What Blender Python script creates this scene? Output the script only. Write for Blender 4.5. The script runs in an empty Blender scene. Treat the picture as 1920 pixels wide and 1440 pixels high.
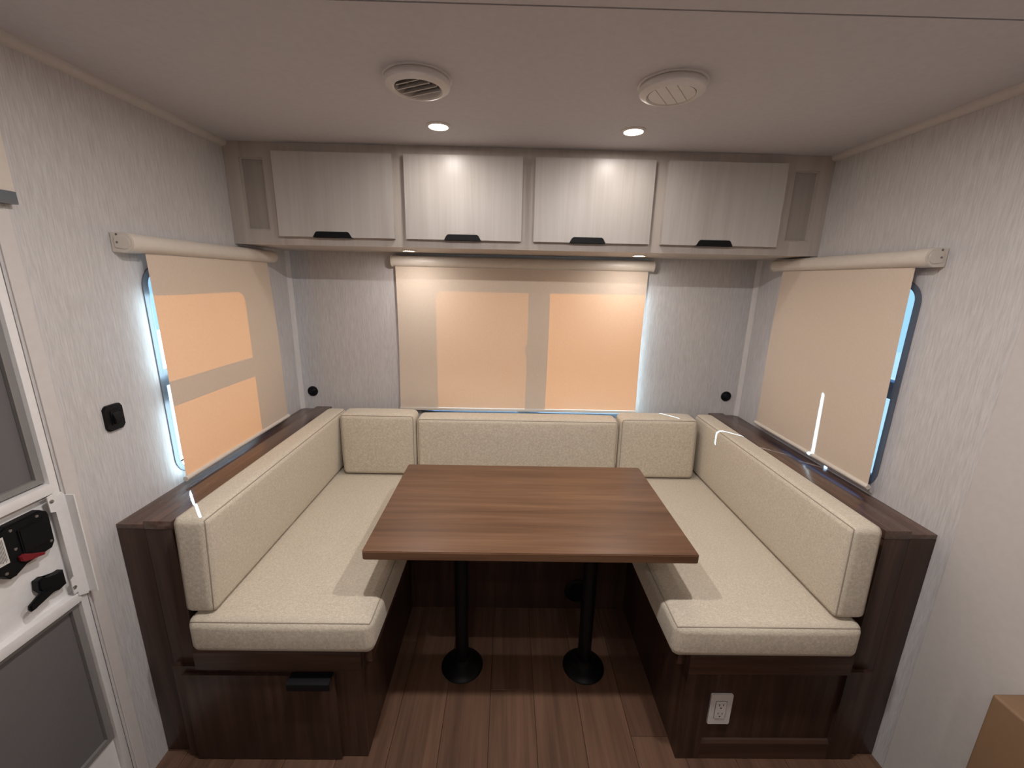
import bpy, bmesh, math, random
from mathutils import Vector, Matrix
random.seed(7)
S = bpy.context.scene
COL = S.collection
PI = math.pi

# ------------------------------------------------------------------ camera
cam_d = bpy.data.cameras.new('camera')
cam = bpy.data.objects.new('camera', cam_d)
COL.objects.link(cam)
S.camera = cam
yaw, pitch, roll = 0.0134, -0.2439, 0.0211
_F = Vector((math.sin(yaw)*math.cos(pitch), math.cos(yaw)*math.cos(pitch), math.sin(pitch)))
_R = Vector((math.cos(yaw), -math.sin(yaw), 0))
_U = _R.cross(_F)
_r = _R*math.cos(roll) + _U*math.sin(roll)
_u = -_R*math.sin(roll) + _U*math.cos(roll)
m = Matrix((_r, _u, -_F)).transposed().to_4x4()
m.translation = Vector((0, 0, 1.5344))
cam.matrix_world = m
cam_d.sensor_width = 36
cam_d.lens = 784.14/1920*36
cam_d.clip_start = 0.02

# ------------------------------------------------------------------ world, sun, lights, exposure
W = bpy.data.worlds.new('sky'); S.world = W; W.use_nodes = True
nt = W.node_tree
bg = nt.nodes['Background']
tc = nt.nodes.new('ShaderNodeTexCoord'); sp = nt.nodes.new('ShaderNodeSeparateXYZ')
rp = nt.nodes.new('ShaderNodeValToRGB')
nt.links.new(tc.outputs['Generated'], sp.inputs[0]); nt.links.new(sp.outputs['Z'], rp.inputs[0])
rp.color_ramp.elements[0].position = 0.0; rp.color_ramp.elements[0].color = (0.36, 0.66, 1.0, 1)
rp.color_ramp.elements[1].position = 0.8; rp.color_ramp.elements[1].color = (0.16, 0.40, 1.0, 1)
nt.links.new(rp.outputs[0], bg.inputs[0]); bg.inputs[1].default_value = 1.1

sun_d = bpy.data.lights.new('sun', 'SUN'); sun = bpy.data.objects.new('sun', sun_d); COL.objects.link(sun)
sun_d.energy = 46.0; sun_d.color = (0.50, 0.74, 1.0); sun_d.angle = math.radians(0.6)
sun.rotation_euler = Vector((0.50, -0.55, -0.32)).to_track_quat('-Z', 'Y').to_euler()
sun.location = (-3, 5, 4)

LAMP = (1.0, 0.945, 0.935)
CEIL_W, NEAR_W, CAB_W = 0.9, 7.4, 1.0
S.view_settings.view_transform = 'Standard'
S.view_settings.look = 'None'
S.view_settings.gamma = 1
S.view_settings.use_curve_mapping = False
S.view_settings.exposure = 0.22

# ------------------------------------------------------------------ room measures
XL, XR, YB, YF, ZT = -1.0997, 1.2603, 2.168, -1.7, 2.025

# ------------------------------------------------------------------ materials
def mat(name):
    mt = bpy.data.materials.new(name); mt.use_nodes = True
    return mt, mt.node_tree, mt.node_tree.nodes['Principled BSDF']
def coord(nt, scale, rot=(0, 0, 0)):
    t = nt.nodes.new('ShaderNodeTexCoord'); mp = nt.nodes.new('ShaderNodeMapping')
    mp.inputs['Scale'].default_value = scale; mp.inputs['Rotation'].default_value = rot
    oi = nt.nodes.new('ShaderNodeObjectInfo'); ml = nt.nodes.new('ShaderNodeVectorMath'); ml.operation = 'SCALE'
    ad = nt.nodes.new('ShaderNodeVectorMath'); ad.operation = 'ADD'
    cmb = nt.nodes.new('ShaderNodeCombineXYZ')
    for k in range(3): nt.links.new(oi.outputs['Random'], cmb.inputs[k])
    nt.links.new(cmb.outputs[0], ml.inputs[0]); ml.inputs['Scale'].default_value = 7.3
    nt.links.new(t.outputs['Object'], ad.inputs[0]); nt.links.new(ml.outputs[0], ad.inputs[1])
    nt.links.new(ad.outputs[0], mp.inputs['Vector'])
    return mp
def noise(nt, vec, scale, detail=4, rough=0.55, dist=0.0):
    n = nt.nodes.new('ShaderNodeTexNoise'); n.inputs['Scale'].default_value = scale
    n.inputs['Detail'].default_value = detail; n.inputs['Roughness'].default_value = rough
    n.inputs['Distortion'].default_value = dist
    nt.links.new(vec.outputs[0], n.inputs['Vector']); return n
def ramp(nt, src, stops):
    r = nt.nodes.new('ShaderNodeValToRGB')
    e = r.color_ramp.elements
    e[0].position, e[0].color = stops[0][0], (*stops[0][1], 1)
    e[1].position, e[1].color = stops[-1][0], (*stops[-1][1], 1)
    for p, c in stops[1:-1]:
        q = e.new(p); q.color = (*c, 1)
    nt.links.new(src, r.inputs[0]); return r
def bump(nt, p, src, strength, dist=0.001):
    b = nt.nodes.new('ShaderNodeBump'); b.inputs['Strength'].default_value = strength
    b.inputs['Distance'].default_value = dist
    nt.links.new(src, b.inputs['Height']); nt.links.new(b.outputs[0], p.inputs['Normal']); return b
def mixc(nt, a, b, f, mode='MIX'):
    mx = nt.nodes.new('ShaderNodeMix'); mx.data_type = 'RGBA'; mx.blend_type = mode
    for sock, v in ((6, a), (7, b), (0, f)):
        if isinstance(v, (int, float)): mx.inputs[sock].default_value = v
        elif isinstance(v, tuple): mx.inputs[sock].default_value = (*v, 1)
        else: nt.links.new(v, mx.inputs[sock])
    return mx.outputs[2]
def plain(name, c, rough=0.5, metal=0.0, spec=0.5, nb=0.0, coat=0.0):
    mt, nt, p = mat(name)
    cv = coord(nt, (1, 1, 1)); n = noise(nt, cv, 60, 3)
    lo = tuple(v*0.98 for v in c); hi = tuple(min(1, v*1.02) for v in c)
    r = ramp(nt, n.outputs[0], [(0.35, lo), (0.65, hi)]); nt.links.new(r.outputs[0], p.inputs['Base Color'])
    p.inputs['Roughness'].default_value = rough; p.inputs['Metallic'].default_value = metal
    p.inputs['Specular IOR Level'].default_value = spec
    if coat: p.inputs['Coat Weight'].default_value = coat
    if nb: bump(nt, p, n.outputs[0], nb, 0.0006)
    return mt
def wood(name, stops, grain, rough=0.4, spec=0.4, fine=0.15, bs=0.12):
    """grain: 'x','y','z' axis along which fibres run"""
    mt, nt, p = mat(name)
    sc = {'x': (1.0, 22, 22), 'y': (22, 1.0, 22), 'z': (22, 22, 1.0)}[grain]
    sf = {'x': (4, 260, 260), 'y': (260, 4, 260), 'z': (260, 260, 4)}[grain]
    sb = {'x': (.6, 4, 4), 'y': (4, .6, 4), 'z': (4, 4, .6)}[grain]
    a = noise(nt, coord(nt, sc), 1.6, 6, 0.6, 0.6)
    b = noise(nt, coord(nt, sf), 1.0, 3, 0.6)
    c = noise(nt, coord(nt, sb), 1.3, 2, 0.5, 0.8)
    mt1 = nt.nodes.new('ShaderNodeMath'); mt1.operation = 'MULTIPLY_ADD'
    nt.links.new(b.outputs[0], mt1.inputs[0]); mt1.inputs[1].default_value = fine; nt.links.new(a.outputs[0], mt1.inputs[2])
    mt2 = nt.nodes.new('ShaderNodeMath'); mt2.operation = 'MULTIPLY_ADD'
    nt.links.new(c.outputs[0], mt2.inputs[0]); mt2.inputs[1].default_value = 0.5; nt.links.new(mt1.outputs[0], mt2.inputs[2])
    mt3 = nt.nodes.new('ShaderNodeMath'); mt3.operation = 'SUBTRACT'
    nt.links.new(mt2.outputs[0], mt3.inputs[0]); mt3.inputs[1].default_value = 0.25 + fine*0.5
    r = ramp(nt, mt3.outputs[0], stops)
    nt.links.new(r.outputs[0], p.inputs['Base Color'])
    p.inputs['Roughness'].default_value = rough; p.inputs['Specular IOR Level'].default_value = spec
    bump(nt, p, b.outputs[0], bs, 0.0004)
    return mt

def wallpaper():
    mt, nt, p = mat('wall_covering')
    a = noise(nt, coord(nt, (330, 330, 22)), 1.0, 3, 0.6)
    b = noise(nt, coord(nt, (150, 150, 9)), 1.0, 2, 0.5)
    c = noise(nt, coord(nt, (900, 900, 900)), 1.0, 1, 0.5)
    m1 = nt.nodes.new('ShaderNodeMath'); m1.operation = 'MULTIPLY_ADD'
    nt.links.new(b.outputs[0], m1.inputs[0]); m1.inputs[1].default_value = 0.35; nt.links.new(a.outputs[0], m1.inputs[2])
    m2 = nt.nodes.new('ShaderNodeMath'); m2.operation = 'MULTIPLY_ADD'
    nt.links.new(c.outputs[0], m2.inputs[0]); m2.inputs[1].default_value = 0.3; nt.links.new(m1.outputs[0], m2.inputs[2])
    r = ramp(nt, m2.outputs[0], [(0.60, (0.49, 0.465, 0.455)), (1.15, (0.62, 0.60, 0.59))])
    r.color_ramp.elements[1].position = 1.0
    nt.links.new(r.outputs[0], p.inputs['Base Color'])
    p.inputs['Roughness'].default_value = 0.75; p.inputs['Specular IOR Level'].default_value = 0.25
    bump(nt, p, m2.outputs[0], 0.5, 0.0012)
    return mt
def linen(name, c0, c1):
    mt, nt, p = mat(name)
    a = noise(nt, coord(nt, (650, 110, 650)), 1.0, 2, 0.6)
    b = noise(nt, coord(nt, (110, 650, 110)), 1.0, 2, 0.6)
    c = noise(nt, coord(nt, (500, 500, 500)), 1.0, 2, 0.7)
    d = noise(nt, coord(nt, (9, 9, 9)), 1.0, 2, 0.7)
    def ad(u, v, k=1.0):
        q = nt.nodes.new('ShaderNodeMath'); q.operation = 'MULTIPLY_ADD'
        nt.links.new(u, q.inputs[0]); q.inputs[1].default_value = k; nt.links.new(v, q.inputs[2]); return q.outputs[0]
    s = ad(b.outputs[0], a.outputs[0]); s = ad(c.outputs[0], s, 0.8); s = ad(d.outputs[0], s, 0.1)
    q = nt.nodes.new('ShaderNodeMath'); q.operation = 'MULTIPLY'; q.inputs[1].default_value = 0.33; nt.links.new(s, q.inputs[0])
    r = ramp(nt, q.outputs[0], [(0.40, c0), (0.60, c1)])
    nt.links.new(r.outputs[0], p.inputs['Base Color'])
    p.inputs['Roughness'].default_value = 0.9; p.inputs['Specular IOR Level'].default_value = 0.15
    try: p.inputs['Sheen Weight'].default_value = 0.15
    except Exception: pass
    bump(nt, p, s, 0.35, 0.0008)
    return mt
def shade_cloth():
    mt, nt, p = mat('shade_cloth')
    out = nt.nodes['Material Output']
    tr = nt.nodes.new('ShaderNodeBsdfTranslucent')
    ads = nt.nodes.new('ShaderNodeMixShader')
    a = noise(nt, coord(nt, (500, 500, 120)), 1.0, 2, 0.6)
    r = ramp(nt, a.outputs[0], [(0.3, (0.66, 0.555, 0.45)), (0.7, (0.71, 0.61, 0.50))])
    nt.links.new(r.outputs[0], p.inputs['Base Color'])
    p.inputs['Roughness'].default_value = 0.8; p.inputs['Specular IOR Level'].default_value = 0.2
    tr.inputs[0].default_value = (1.0, 0.20, 0.0, 1)
    ads.inputs[0].default_value = 0.058
    nt.links.new(p.outputs[0], ads.inputs[1]); nt.links.new(tr.outputs[0], ads.inputs[2])
    nt.links.new(ads.outputs[0], out.inputs[0])
    return mt
def glass(name, tint, gl=0.06):
    mt, nt, p = mat(name)
    out = nt.nodes['Material Output']
    t = nt.nodes.new('ShaderNodeBsdfTransparent'); t.inputs[0].default_value = (*tint, 1)
    g = nt.nodes.new('ShaderNodeBsdfGlossy'); g.inputs['Roughness'].default_value = 0.03
    mx = nt.nodes.new('ShaderNodeMixShader'); mx.inputs[0].default_value = gl
    nt.links.new(t.outputs[0], mx.inputs[1]); nt.links.new(g.outputs[0], mx.inputs[2]); nt.links.new(mx.outputs[0], out.inputs[0])
    return mt
def emit(name, c, s):
    mt, nt, p = mat(name)
    p.inputs['Base Color'].default_value = (0.9, 0.88, 0.84, 1)
    p.inputs['Emission Color'].default_value = (*c, 1); p.inputs['Emission Strength'].default_value = s
    return mt
def mesh_screen():
    mt, nt, p = mat('insect_mesh')
    ck = nt.nodes.new('ShaderNodeTexChecker'); ck.inputs['Scale'].default_value = 1.0
    cv = coord(nt, (700, 700, 700)); nt.links.new(cv.outputs[0], ck.inputs['Vector'])
    ck.inputs['Color1'].default_value = (0.115, 0.105, 0.105, 1); ck.inputs['Color2'].default_value = (0.175, 0.165, 0.16, 1)
    nt.links.new(ck.outputs[0], p.inputs['Base Color']); p.inputs['Roughness'].default_value = 0.8
    p.inputs['Specular IOR Level'].default_value = 0.2
    return mt

M = {}
M['wall'] = wallpaper()
M['smooth_wall'] = plain('smooth_wall_panel', (0.56, 0.525, 0.495), 0.6)
M['ceiling'] = plain('ceiling_panel', (0.60, 0.585, 0.61), 0.75)
M['trim'] = plain('pale_trim', (0.62, 0.58, 0.55), 0.6)
walnut = [(0.25, (0.028, 0.014, 0.009)), (0.5, (0.049, 0.025, 0.017)), (0.78, (0.090, 0.049, 0.034))]
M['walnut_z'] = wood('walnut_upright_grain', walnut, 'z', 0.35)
M['walnut_y'] = wood('walnut_lengthwise_sheen', [(p, tuple(v*1.7 for v in c)) for p, c in walnut], 'y', 0.24, 0.9)  # base colour brightened to paint in the sheen on the ledge tops
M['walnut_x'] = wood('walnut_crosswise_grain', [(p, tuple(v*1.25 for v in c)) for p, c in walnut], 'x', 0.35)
M['table'] = wood('table_laminate', [(0.25, (0.092, 0.046, 0.024)), (0.5, (0.142, 0.073, 0.039)), (0.8, (0.215, 0.118, 0.067))], 'x', 0.34, 0.5, 0.25)
white = [(0.2, (0.43, 0.395, 0.36)), (0.5, (0.49, 0.46, 0.43)), (0.8, (0.54, 0.515, 0.485))]
M['ash_z'] = wood('whitewashed_door', white, 'z', 0.35, 0.5, 0.3, 0.2)
frame_c = [(0.2, (0.42, 0.375, 0.335)), (0.5, (0.49, 0.44, 0.395)), (0.8, (0.54, 0.49, 0.44))]
M['ash_x'] = wood('whitewashed_frame', frame_c, 'z', 0.45, 0.4, 0.2)
M['ash_recess_shaded'] = wood('whitewashed_recess_shaded', [(p, tuple(v*0.78 for v in c)) for p, c in frame_c], 'z', 0.45, 0.4, 0.2)  # darker copy of the frame wood, shade of the recesses put into the colour
M['linen'] = linen('oatmeal_linen', (0.50, 0.44, 0.345), (0.74, 0.67, 0.545))
M['piping'] = plain('cushion_piping', (0.36, 0.31, 0.25), 0.9)
M['shade'] = shade_cloth()
M['cream_plastic'] = plain('cream_plastic', (0.68, 0.62, 0.54), 0.4)
M['white_plastic'] = plain('white_plastic', (0.72, 0.69, 0.67), 0.4)
M['dark_gap'] = plain('dark_gap', (0.01, 0.009, 0.009), 0.8)
M['black'] = plain('black_plastic', (0.006, 0.006, 0.007), 0.5, spec=0.2)
M['black_metal'] = plain('black_metal', (0.005, 0.005, 0.006), 0.4, 0.0, 0.25)
M['alu'] = plain('grey_window_frame', (0.20, 0.22, 0.25), 0.35, 0.6)
M['white_metal'] = plain('white_metal', (0.76, 0.745, 0.73), 0.4, nb=0.5)
M['door_skin'] = plain('white_pebbled_door', (0.78, 0.765, 0.75), 0.5, nb=1.0)
M['screw'] = plain('steel_screw', (0.5, 0.5, 0.5), 0.3, 1.0)
M['red'] = plain('red_lever', (0.18, 0.010, 0.016), 0.4)
M['paper'] = plain('paper_label', (0.62, 0.60, 0.56), 0.7)
M['ink'] = plain('grey_print', (0.18, 0.17, 0.16), 0.8)
M['mesh'] = mesh_screen()
M['glass'] = glass('window_glass', (0.86, 0.93, 0.95))
M['screened'] = glass('insect_screen_film', (0.58, 0.60, 0.62), 0.02)
M['lens'] = emit('lamp_lens', (1.0, 0.80, 0.55), 30)
M['tan'] = plain('tan_leatherette', (0.235, 0.142, 0.078), 0.55)
M['ground'] = plain('pale_gravel', (0.13, 0.135, 0.14), 0.9)
M['siding'] = plain('pale_siding', (0.30, 0.38, 0.45), 0.5)
def plankmat(i, base):
    c = [(0.22, tuple(v*0.6 for v in base)), (0.5, base), (0.8, tuple(v*1.4 for v in base))]
    return wood('floor_plank_%d' % i, c, 'y', 0.42, 0.4, 0.25, 0.25)
PL = [plankmat(0, (0.135, 0.073, 0.047)), plankmat(1, (0.152, 0.084, 0.054)), plankmat(2, (0.122, 0.064, 0.041)), plankmat(3, (0.165, 0.092, 0.060))]

# ------------------------------------------------------------------ mesh helpers
def box(bm, x0, x1, y0, y1, z0, z1, bev=0.0, seg=2):
    vs = [bm.verts.new((x, y, z)) for x in (x0, x1) for y in (y0, y1) for z in (z0, z1)]
    fs = []
    for q in ((0, 1, 3, 2), (4, 6, 7, 5), (0, 4, 5, 1), (2, 3, 7, 6), (0, 2, 6, 4), (1, 5, 7, 3)):
        fs.append(bm.faces.new([vs[i] for i in q]))
    if bev:
        es = list({e for f in fs for e in f.edges})
        bmesh.ops.bevel(bm, geom=es, offset=bev, segments=seg, affect='EDGES', profile=0.6)
def cyl(bm, c, axis, rad, h0, h1, seg=32, rad2=None, cap0=True, cap1=True):
    """cylinder / cone about axis ('x','y','z') through c from h0 to h1 (offsets)"""
    r2 = rad if rad2 is None else rad2
    def P(a, rr, h):
        s, t = rr*math.cos(a), rr*math.sin(a)
        return {'x': (c[0]+h, c[1]+s, c[2]+t), 'y': (c[0]+s, c[1]+h, c[2]+t), 'z': (c[0]+s, c[1]+t, c[2]+h)}[axis]
    A = [bm.verts.new(P(2*PI*i/seg, rad, h0)) for i in range(seg)]
    B = [bm.verts.new(P(2*PI*i/seg, r2, h1)) for i in range(seg)]
    for i in range(seg):
        bm.faces.new((A[i], A[(i+1) % seg], B[(i+1) % seg], B[i]))
    if cap0: bm.faces.new(list(reversed(A)))
    if cap1: bm.faces.new(B)
def lathe(bm, c, prof, seg=48, axis='z', close=False):
    """prof: list of (radius, height)"""
    rings = []
    for rr, h in prof:
        ring = []
        for i in range(seg):
            a = 2*PI*i/seg; s, t = rr*math.cos(a), rr*math.sin(a)
            p = {'z': (c[0]+s, c[1]+t, c[2]+h), 'y': (c[0]+s, c[1]+h, c[2]+t), 'x': (c[0]+h, c[1]+s, c[2]+t)}[axis]
            ring.append(bm.verts.new(p))
        rings.append(ring)
    n = len(rings)
    for k in range(n if close else n-1):
        A, B = rings[k], rings[(k+1) % n]
        for i in range(seg):
            bm.faces.new((A[i], A[(i+1) % seg], B[(i+1) % seg], B[i]))
    if not close:
        for ring, rev in ((rings[0], True), (rings[-1], False)):
            if prof[0 if rev else -1][0] > 1e-5:
                bm.faces.new(list(reversed(ring)) if rev else ring)
def prism(bm, pts, axis, a, b, bev=0.0):
    """extrude 2D outline pts along axis from a to b. pts are in the two other axes in xyz order"""
    def P(p, h):
        return {'x': (h, p[0], p[1]), 'y': (p[0], h, p[1]), 'z': (p[0], p[1], h)}[axis]
    A = [bm.verts.new(P(p, a)) for p in pts]; B = [bm.verts.new(P(p, b)) for p in pts]
    n = len(pts); fs = [bm.faces.new(list(reversed(A))), bm.faces.new(B)]
    for i in range(n): fs.append(bm.faces.new((A[i], A[(i+1) % n], B[(i+1) % n], B[i])))
    if bev:
        es = list(fs[0].edges) + list(fs[1].edges)
        bmesh.ops.bevel(bm, geom=es, offset=bev, segments=2, affect='EDGES')
def rrect(u0, u1, v0, v1, r, n=8):
    pts = []
    for cu, cv, a0 in ((u1-r, v0+r, -PI/2), (u1-r, v1-r, 0), (u0+r, v1-r, PI/2), (u0+r, v0+r, PI)):
        for k in range(n+1):
            a = a0 + k*PI/2/n; pts.append((cu+r*math.cos(a), cv+r*math.sin(a)))
    return pts
def ring_prism(bm, outer, inner, axis, a, b):
    """frame between two outlines of equal point count"""
    def P(p, h):
        return {'x': (h, p[0], p[1]), 'y': (p[0], h, p[1]), 'z': (p[0], p[1], h)}[axis]
    L = [[bm.verts.new(P(p, h)) for p in o] for o in (outer, inner) for h in (a, b)]
    n = len(outer)
    for i in range(n):
        j = (i+1) % n
        bm.faces.new((L[0][i], L[0][j], L[1][j], L[1][i])); bm.faces.new((L[2][j], L[2][i], L[3][i], L[3][j]))
        bm.faces.new((L[0][j], L[0][i], L[2][i], L[2][j])); bm.faces.new((L[1][i], L[1][j], L[3][j], L[3][i]))
def slab_with_holes(bm, outer, holes, axis, a, b):
    def P(p, h):
        return {'x': (h, p[0], p[1]), 'y': (p[0], h, p[1]), 'z': (p[0], p[1], h)}[axis]
    es = []
    for loop in [outer] + holes:
        vs = [bm.verts.new(P(p, a)) for p in loop]
        for i in range(len(vs)): es.append(bm.edges.new((vs[i], vs[(i+1) % len(vs)])))
    g = bmesh.ops.triangle_fill(bm, use_beauty=True, use_dissolve=False, edges=es)
    fs = [f for f in g['geom'] if isinstance(f, bmesh.types.BMFace)]
    e = bmesh.ops.extrude_face_region(bm, geom=fs)
    d = {'x': Vector((b-a, 0, 0)), 'y': Vector((0, b-a, 0)), 'z': Vector((0, 0, b-a))}[axis]
    bmesh.ops.translate(bm, vec=d, verts=[v for v in e['geom'] if isinstance(v, bmesh.types.BMVert)])
def tube(bm, pts, rad, seg=8, closed=False):
    pts = [Vector(p) for p in pts]; n = len(pts); rings = []
    up = None
    for i in range(n):
        a = pts[i-1] if (i > 0 or closed) else pts[0]; b = pts[(i+1) % n] if (i < n-1 or closed) else pts[-1]
        t = (b-a).normalized()
        if up is None: up = t.orthogonal().normalized()
        up = (up - t*up.dot(t))
        up = up.normalized() if up.length > 1e-6 else t.orthogonal().normalized()
        w = t.cross(up)
        rings.append([bm.verts.new(pts[i] + (up*math.cos(2*PI*k/seg) + w*math.sin(2*PI*k/seg))*rad) for k in range(seg)])
    for i in range(n if closed else n-1):
        A, B = rings[i], rings[(i+1) % n]
        for k in range(seg): bm.faces.new((A[k], A[(k+1) % seg], B[(k+1) % seg], B[k]))
    if not closed:
        bm.faces.new(list(reversed(rings[0]))); bm.faces.new(rings[-1])

def origin_of(o):
    v = Vector((0, 0, 0))
    while o is not None:
        v += o.location; o = o.parent
    return v
def obj(name, bm, m, parent=None, smooth=False, loc=None):
    bmesh.ops.remove_doubles(bm, verts=bm.verts, dist=1e-6)
    bmesh.ops.recalc_face_normals(bm, faces=bm.faces)
    me = bpy.data.meshes.new(name)
    xs = [v.co for v in bm.verts]
    if loc is None:
        lo = Vector([min(c[k] for c in xs) for k in range(3)]); hi = Vector([max(c[k] for c in xs) for k in range(3)])
        loc = Vector(((lo.x+hi.x)/2, (lo.y+hi.y)/2, lo.z))
    else: loc = Vector(loc)
    bmesh.ops.translate(bm, vec=-loc, verts=bm.verts)
    bm.to_mesh(me); bm.free()
    me.materials.append(m)
    if smooth:
        for p in me.polygons: p.use_smooth = True
        try: me.set_sharp_from_angle(angle=math.radians(38))
        except Exception: pass
    o = bpy.data.objects.new(name, me); COL.objects.link(o)
    if parent is not None:
        o.parent = parent; o.location = loc - origin_of(parent)
    else: o.location = loc
    return o
def thing(name, label, cat, loc, group=None):
    o = bpy.data.objects.new(name, None); COL.objects.link(o); o.location = loc
    o.empty_display_size = 0.1
    return tag(o, label, cat, group)
def tag(o, label, cat, group=None):
    o['label'] = label; o['category'] = cat
    if group: o['group'] = group
    return o
def struct(name, bm, m, smooth=False):
    o = obj(name, bm, m, smooth=smooth); o['kind'] = 'structure'; return o
def NB(): return bmesh.new()
def bobj(name, dims, m, parent=None, bev=0.0, smooth=None):
    bm = NB(); box(bm, *dims, bev=bev)
    return obj(name, bm, m, parent, smooth=bool(bev) if smooth is None else smooth)

# ------------------------------------------------------------------ room shell
# floor: thin bed with planks laid on it
bm = NB(); box(bm, XL-0.05, XR+0.05, YF-0.05, YB+0.05, -0.05, -0.004)
floor = struct('floor', bm, M['dark_gap'])
PW, X0 = 0.165, -0.205 - 0.165*6
joints = {3: 1.60, 4: 0.95, 5: 1.42, 6: 1.281, 7: 1.282 - 0.6, 8: 1.55, 9: 1.115, 10: 1.45}
k = 0
for i in range(16):
    xa, xb = X0 + i*PW, X0 + (i+1)*PW
    xa, xb = max(xa, XL), min(xb, XR)
    if xb - xa < 0.01: continue
    col_i = round((xa - X0)/PW)
    j = {6: 1.90, 7: 1.281, 8: 2.02, 9: 1.72, 10: 1.115, 5: 2.1, 4: 1.5}.get(i, random.uniform(0.8, 1.6))
    ys = [YB]
    y = j
    while y > YF: ys.append(y); y -= 1.22
    ys.append(YF)
    for a, b in zip(ys[1:], ys[:-1]):
        if b - a < 0.02: continue
        bm = NB(); box(bm, xa+0.0006, xb-0.0006, a+0.0006, b-0.0006, -0.004, 0.0, bev=0.0007, seg=1)
        obj('plank', bm, PL[(i*7 + k*3 + (k//3)) % 4], floor); k += 1

# ceiling: two panels with a joint line, thick enough to be solid
bm = NB(); box(bm, XL-0.05, XR+0.05, 0.917, YB+0.05, ZT, ZT+0.05)
struct('ceiling', bm, M['ceiling'])
bm = NB(); box(bm, XL-0.05, XR+0.05, YF-0.05, 0.905, ZT-0.004, ZT+0.05); 
o = struct('trim_1', bm, M['ceiling']); o['label'] = 'ceiling panel in front of the joint line'
bm = NB(); box(bm, XL-0.05, XR+0.05, 0.905, 0.917, ZT+0.004, ZT+0.05)
struct('trim_0', bm, plain('joint_sealant', (0.16, 0.145, 0.135), 0.8))

WT = 0.045
LW = (1.311, 1.862, 0.880, 1.543)      # left window opening  y0,y1,z0,z1
RW = (1.300, 1.880, 0.872, 1.543)
BW = (-0.468, 0.673, 0.832, 1.543)     # back window opening x0,x1,z0,z1
DR = (0.27, 0.951, 0.030, 1.640)       # entry door opening y0,y1,z0,z1
WR = 0.055
def wrect(w, r=WR, e=0.0): return rrect(w[0]-e, w[1]+e, w[2]-e, w[3]+e, r+e)
bm = NB()
slab_with_holes(bm, [(YF, -0.04), (YB, -0.04), (YB, ZT+0.04), (YF, ZT+0.04)], [wrect(LW), [(DR[0], DR[2]), (DR[1], DR[2]), (DR[1], DR[3]), (DR[0], DR[3])]], 'x', XL, XL-WT)
struct('wall_left', bm, M['wall'])
bm = NB()
slab_with_holes(bm, [(YF, -0.04), (YB, -0.04), (YB, ZT+0.04), (YF, ZT+0.04)], [wrect(RW)], 'x', XR, XR+WT)
struct('wall_right', bm, M['wall'])
bm = NB()
slab_with_holes(bm, [(XL-WT, -0.04), (XR+WT, -0.04), (XR+WT, ZT+0.04), (XL-WT, ZT+0.04)], [wrect(BW)], 'y', YB, YB+WT)
struct('wall_back', bm, M['wall'])
bm = NB(); box(bm, XL-WT, XR+WT, YF-WT, YF, -0.04, ZT+0.04)
struct('wall_front', bm, M['wall'])

# trims: crown beads, corner beads, door casing, smooth panel on the right wall
def quarter(bm, axis, c, sx, sz, r, a, b):
    pts = [(c[0], c[1])] + [(c[0]+sx*r*math.cos(t*PI/12), c[1]+sz*r*math.sin(t*PI/12)) for t in range(7)]
    prism(bm, pts, axis, a, b)
n = 2
for (x, s) in ((XL, 1), (XR, -1)):
    bm = NB(); quarter(bm, 'y', (x, ZT-0.0), s, -1, 0.020, 0.913, 1.772)
    o = struct('trim_%d' % n, bm, M['trim'], True); n += 1
    bm = NB(); quarter(bm, 'y', (x, ZT-0.004), s, -1, 0.020, YF, 0.907)
    o = struct('trim_%d' % n, bm, M['trim'], True); n += 1
for (x, s) in ((XL, 1), (XR, -1)):
    bm = NB(); prism(bm, [(x, YB), (x+s*0.017, YB), (x+s*0.014, YB-0.006), (x+s*0.006, YB-0.014), (x, YB-0.017)], 'z', 0.80, 1.6525)
    o = struct('trim_%d' % n, bm, M['trim'], True); n += 1
bm = NB(); box(bm, XL, XL+0.004, 0.957, 0.990, 0.0, 1.66, bev=0.0015)
struct('trim_%d' % n, bm, M['trim']); n += 1
bm = NB(); box(bm, XR-0.007, XR, YF, 1.016, 0.0, ZT-0.03, bev=0.002)
struct('trim_%d' % n, bm, M['smooth_wall']); n += 1

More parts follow.
